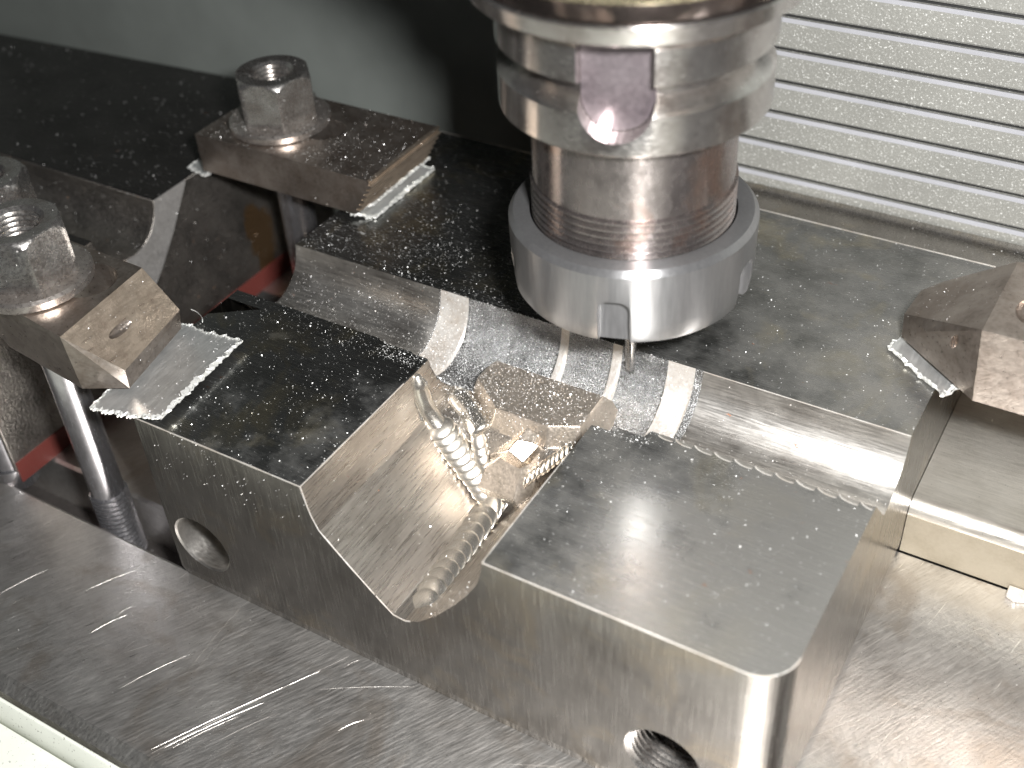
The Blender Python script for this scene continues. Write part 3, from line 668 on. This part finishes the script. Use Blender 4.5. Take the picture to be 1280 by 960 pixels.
cut_local(o, [slot_cutter(-60, -34.8, 11, 18.5, 8.0, -5, 40), pit], CB); bevel(o, .5, 2, 30)

CC = (220, 119, -42)
cc = thing('strap_clamp', 'brown clamp with blunt sloped nose reaching in from the right picture edge', 'clamp', CC, 'strap clamps')
bm = bmesh.new()
hull(bm, [(184, 103.2, 2.8), (300, 103.2, 2.8), (300, 135.5, 2.8), (172, 136, 2.8), (160.6, 121, 2.8), (162.5, 128, 2.8),
          (182.2, 103.2, 24.6), (300, 103.2, 25), (300, 136, 25), (183.0, 136, 25), (159.8, 123, 9.0), (161.2, 132, 11.4), (166, 136, 13.5), (168, 114, 12.0)])
o = from_bm('clamp_body', bm, 'clamp', CC, cc, 20)
pit = bmesh.new(); bmesh.ops.create_icosphere(pit, subdivisions=3, radius=1); bmesh.ops.scale(pit, vec=(4.6, 6.5, 5), verts=pit.verts); bmesh.ops.translate(pit, vec=(191.5, 116, 26.5), verts=pit.verts)
p2 = bmesh.new(); bmesh.ops.create_icosphere(p2, subdivisions=2, radius=1); bmesh.ops.scale(p2, vec=(1.2, 1.2, 3.6), verts=p2.verts); bmesh.ops.rotate(p2, cent=(0, 0, 0), matrix=Matrix.Rotation(.5, 3, 'X'), verts=p2.verts); bmesh.ops.translate(p2, vec=(176, 108.6, 15), verts=p2.verts)
cut_local(o, [pit, p2], CC); bevel(o, .9, 3, 28)
bm = bmesh.new(); box(bm, 250, 296, 106, 133, -42.4, 2.7); o = from_bm('step_block', bm, 'bar', (273, 119, -42.4)); bevel(o, .5); tag(o, 'steel support block under the heel of the right-hand clamp', 'support block')

# strip clamp on the left block under the third nut
bm = bmesh.new(); prism(bm, [(-190, 36), (-98, 36), (-98, 57.5), (-190, 57.5)], .05, 2.0); o = from_bm('flat_strap', bm, 'clamp', (-130, 52, 0)); bevel(o, .4); tag(o, 'thin flat strap under the cut-off nut on the left block', 'strap')

# ------------------------------------------------------------------ torn aluminium sheet pads
def pad(name, label, corners, z0, lift, mat='alu', jag=.8, nu=46, nv=46, curl=0, edges='nesw'):
    """corners: p00, p10, p11, p01 in xy; lift(u,v) height; torn saw-tooth edges"""
    base = (sum(c[0] for c in corners) / 4, sum(c[1] for c in corners) / 4, z0)
    t = thing(name, label, 'metal sheet', base, 'torn aluminium sheet pads')
    P = [np.array(c, float) for c in corners]
    rj = {}
    def pos(u, v): return P[0] * (1 - u) * (1 - v) + P[1] * u * (1 - v) + P[2] * u * v + P[3] * (1 - u) * v
    bm = bmesh.new(); g = []
    rnd = [[random.uniform(-.5, 1) * jag for _ in range(max(nu, nv) + 1)] for _ in range(4)]
    L = (np.linalg.norm(P[1] - P[0]) + np.linalg.norm(P[3] - P[0])) / 2
    for j in range(nv + 1):
        row = []
        for i in range(nu + 1):
            u, v = i / nu, j / nv
            du = dv = 0
            if i == 0: du = -rnd[0][j] / L * (1 if j % 2 else .1)
            if i == nu: du = rnd[1][j] / L * (1 if j % 2 else .1)
            if j == 0: dv = -rnd[2][i] / L * (1 if i % 2 else .1)
            if j == nv: dv = rnd[3][i] / L * (1 if i % 2 else .1)
            p = pos(u + du, v + dv); row.append((p[0], p[1], z0 + lift(u, v) + (random.uniform(-.15, .35) if (i in (0, nu) or j in (0, nv)) else random.uniform(-.03, .03))))
        g.append(row)
    top = [[bm.verts.new((x, y, z + .55)) for x, y, z in r] for r in g]
    bot = [[bm.verts.new((x, y, z)) for x, y, z in r] for r in g]
    for j in range(nv):
        for i in range(nu):
            bm.faces.new((top[j][i], top[j][i + 1], top[j + 1][i + 1], top[j + 1][i])); bm.faces.new((bot[j][i], bot[j + 1][i], bot[j + 1][i + 1], bot[j][i + 1]))
    o = from_bm('sheet', bm, mat, base, t, 60)
    bm = bmesh.new()
    def rim(seq, kw):
        tv = []; 
        for (x, y, z), (ox, oy) in seq:
            tv.append((bm.verts.new((x - ox * kw, y - oy * kw, z + .75)), bm.verts.new((x + ox * .15, y + oy * .15, z + .45)), bm.verts.new((x + ox * .1, y + oy * .1, z - .05))))
        for a, b in zip(tv, tv[1:]):
            for k in range(2): bm.faces.new((a[k], b[k], b[k + 1], a[k + 1]))
    ctr = np.array(base[:2])
    def outn(p):
        d = np.array(p[:2]) - ctr; d /= np.linalg.norm(d); return (d[0] + random.uniform(-.7, .7), d[1] + random.uniform(-.7, .7))
    rim([(g[0][i], outn(g[0][i])) for i in range(nu + 1)], .7)
    rim([(g[j][nu], outn(g[j][nu])) for j in range(nv + 1)], 1.1)
    rim([(g[nv][i], outn(g[nv][i])) for i in range(nu + 1)], .4)
    rim([(g[j][0], outn(g[j][0])) for j in range(nv + 1)], .4)
    from_bm('torn_edge', bm, 'alu_edge', base, t)
    return t
pad('aluminium_sheet', 'frayed aluminium sheet under the machined nose of the front-left clamp', [(-20.5, -3.2), (2.0, .8), (-1.0, 37), (-24.5, 37)], .1, lambda u, v: .4 + 1.9 * max(0, u - .35) ** 1.2 * 1.7)
pad('aluminium_sheet', 'folded aluminium sheet under the toothed toe of the rear clamp', [(-16.5, 107), (-7.5, 110.5), (-7.8, 145), (-20, 146)], .1, lambda u, v: .2 + 2.4 * max(0, .7 - u), nu=16, nv=60)
pad('aluminium_sheet', 'narrow upper aluminium strip against the toothed toe of the rear clamp', [(-11.9, 109), (-9.2, 112.5), (-9.8, 146), (-12.0, 146)], 3.2, lambda u, v: .5 * u, nu=8, nv=50, jag=.6)
pad('aluminium_sheet', 'crumpled aluminium scrap under the nose of the right-hand clamp', [(158.2, 117.5), (177, 103.8), (184, 118), (161.5, 128)], .1, lambda u, v: .5 + .5 * math.sin(u * 9) * .4, nu=26, nv=18, jag=.9)
pad('aluminium_sheet', 'sliver of aluminium sheet under the heel of the rear clamp', [(-86, 107.0), (-76, 104.8), (-73, 140), (-86, 140)], .1, lambda u, v: 1.2, nu=14, nv=40, jag=.6)

# ------------------------------------------------------------------ chips scattered over everything
bpy.context.view_layer.update()
dg = bpy.context.evaluated_depsgraph_get()
def dens(x, y):
    """where chips gather: cavity, left groove, around the core; fewer on the open tops"""
    if x < -84: return .30
    if 40 < x < 108 and 54 < y < 86: return 1.0
    if x < 60 and 50 < y < 130: return .9
    if y > 170: return .12
    if y < -1: return .05
    return .30 if y < 60 else .26
V, F = [], []
def chip(p, s, nrm):
    b = len(V)
    q = [Vector((random.gauss(0, 1), random.gauss(0, 1), random.gauss(0, .6))).normalized() * s * random.uniform(.5, 1.1) for _ in range(4)]
    for k in q: V.append(tuple(p + nrm * s * .35 + k))
    F.extend([(b, b + 1, b + 2), (b, b + 3, b + 1), (b, b + 2, b + 3), (b + 1, b + 3, b + 2)])
def scatter(n, x0, x1, y0, y1, z0, f=dens, smin=.09, mean=-2.05, sd=.40, ray=(0, 0, -1), minz=.12):
    k = 0; att = 0
    while k < n and att < n * 12:
        att += 1
        x, y = random.uniform(x0, x1), random.uniform(y0, y1)
        cl = .5 + .5 * math.sin(x * .11 + 1.3 * math.sin(y * .09)) * math.sin(y * .13 + x * .05)
        if random.random() > f(x, y) * (.45 + .8 * cl): continue
        hit, loc, nrm, idx, ob, mw = sc.ray_cast(dg, Vector((x, y, z0)) * S, Vector(ray).normalized())
        if not hit or nrm.z < minz: continue
        s = min(.62, max(smin, random.lognormvariate(mean, sd)))
        chip(loc / S, s, nrm); k += 1
scatter(12000, -84, 174, 0, 170, 23.5)
scatter(6000, 33, 118, 52, 87, 23.5, lambda x, y: 1, mean=-1.8)
scatter(1500, -20, 60, 58, 110, 23.5, lambda x, y: 1)
scatter(1500, -330, -84, 0, 176, 60, lambda x, y: .8, mean=-1.8)
scatter(330, -120, 0, 0, 150, 60, lambda x, y: .6, mean=-2.2)
scatter(160, 160, 230, 100, 187, 60, lambda x, y: .8)
scatter(200, -14, 180, 171, 187, 23, lambda x, y: .8)
scatter(350, -140, 250, -52, 107, -30, lambda x, y: .5, mean=-1.9)
scatter(1000, -60, 60, -20, 150, 60, lambda x, y: .8, ray=(-1, .5, -.8), minz=-.2, mean=-1.9)
scatter(900, 20, 110, -90, 20, 50, lambda x, y: .6, ray=(-.3, 1, -.75), minz=-.2, mean=-2.0)
me = bpy.data.meshes.new('metal_chips'); me.from_pydata(V, [], F)
o = link('metal_chips', me, 'chip'); o['kind'] = 'stuff'; o['label'] = 'fine glittering metal chips scattered over the blocks and clamps'; o['category'] = 'metal chips'
# a few curled shavings by the front-left sheet and on the cutter's path
def curl(name, label, c, r, turns, h, tilt, wdt=.35):
    bm = bmesh.new(); prev = None; n = 26
    for i in range(n + 1):
        a = turns * 2 * PI * i / n; p = Vector((r * math.cos(a), r * math.sin(a) * .6, h * i / n)); p.rotate(Matrix.Rotation(tilt, 3, 'X')); p += Vector(c)
        q = [bm.verts.new(p + Vector((0, 0, wdt))), bm.verts.new(p + Vector((.12, .12, 0))), bm.verts.new(p)]
        if prev:
            for k in range(3): bm.faces.new((prev[k], q[k], q[(k + 1) % 3], prev[(k + 1) % 3]))
        prev = q
    o = from_bm(name, bm, 'alu_edge', c, None, 50); tag(o, label, 'shaving'); return o
curl('metal_shaving', 'thin curved shaving standing behind the front-left aluminium sheet', (-23, 40.5, .6), 3.2, .3, 2, .5)
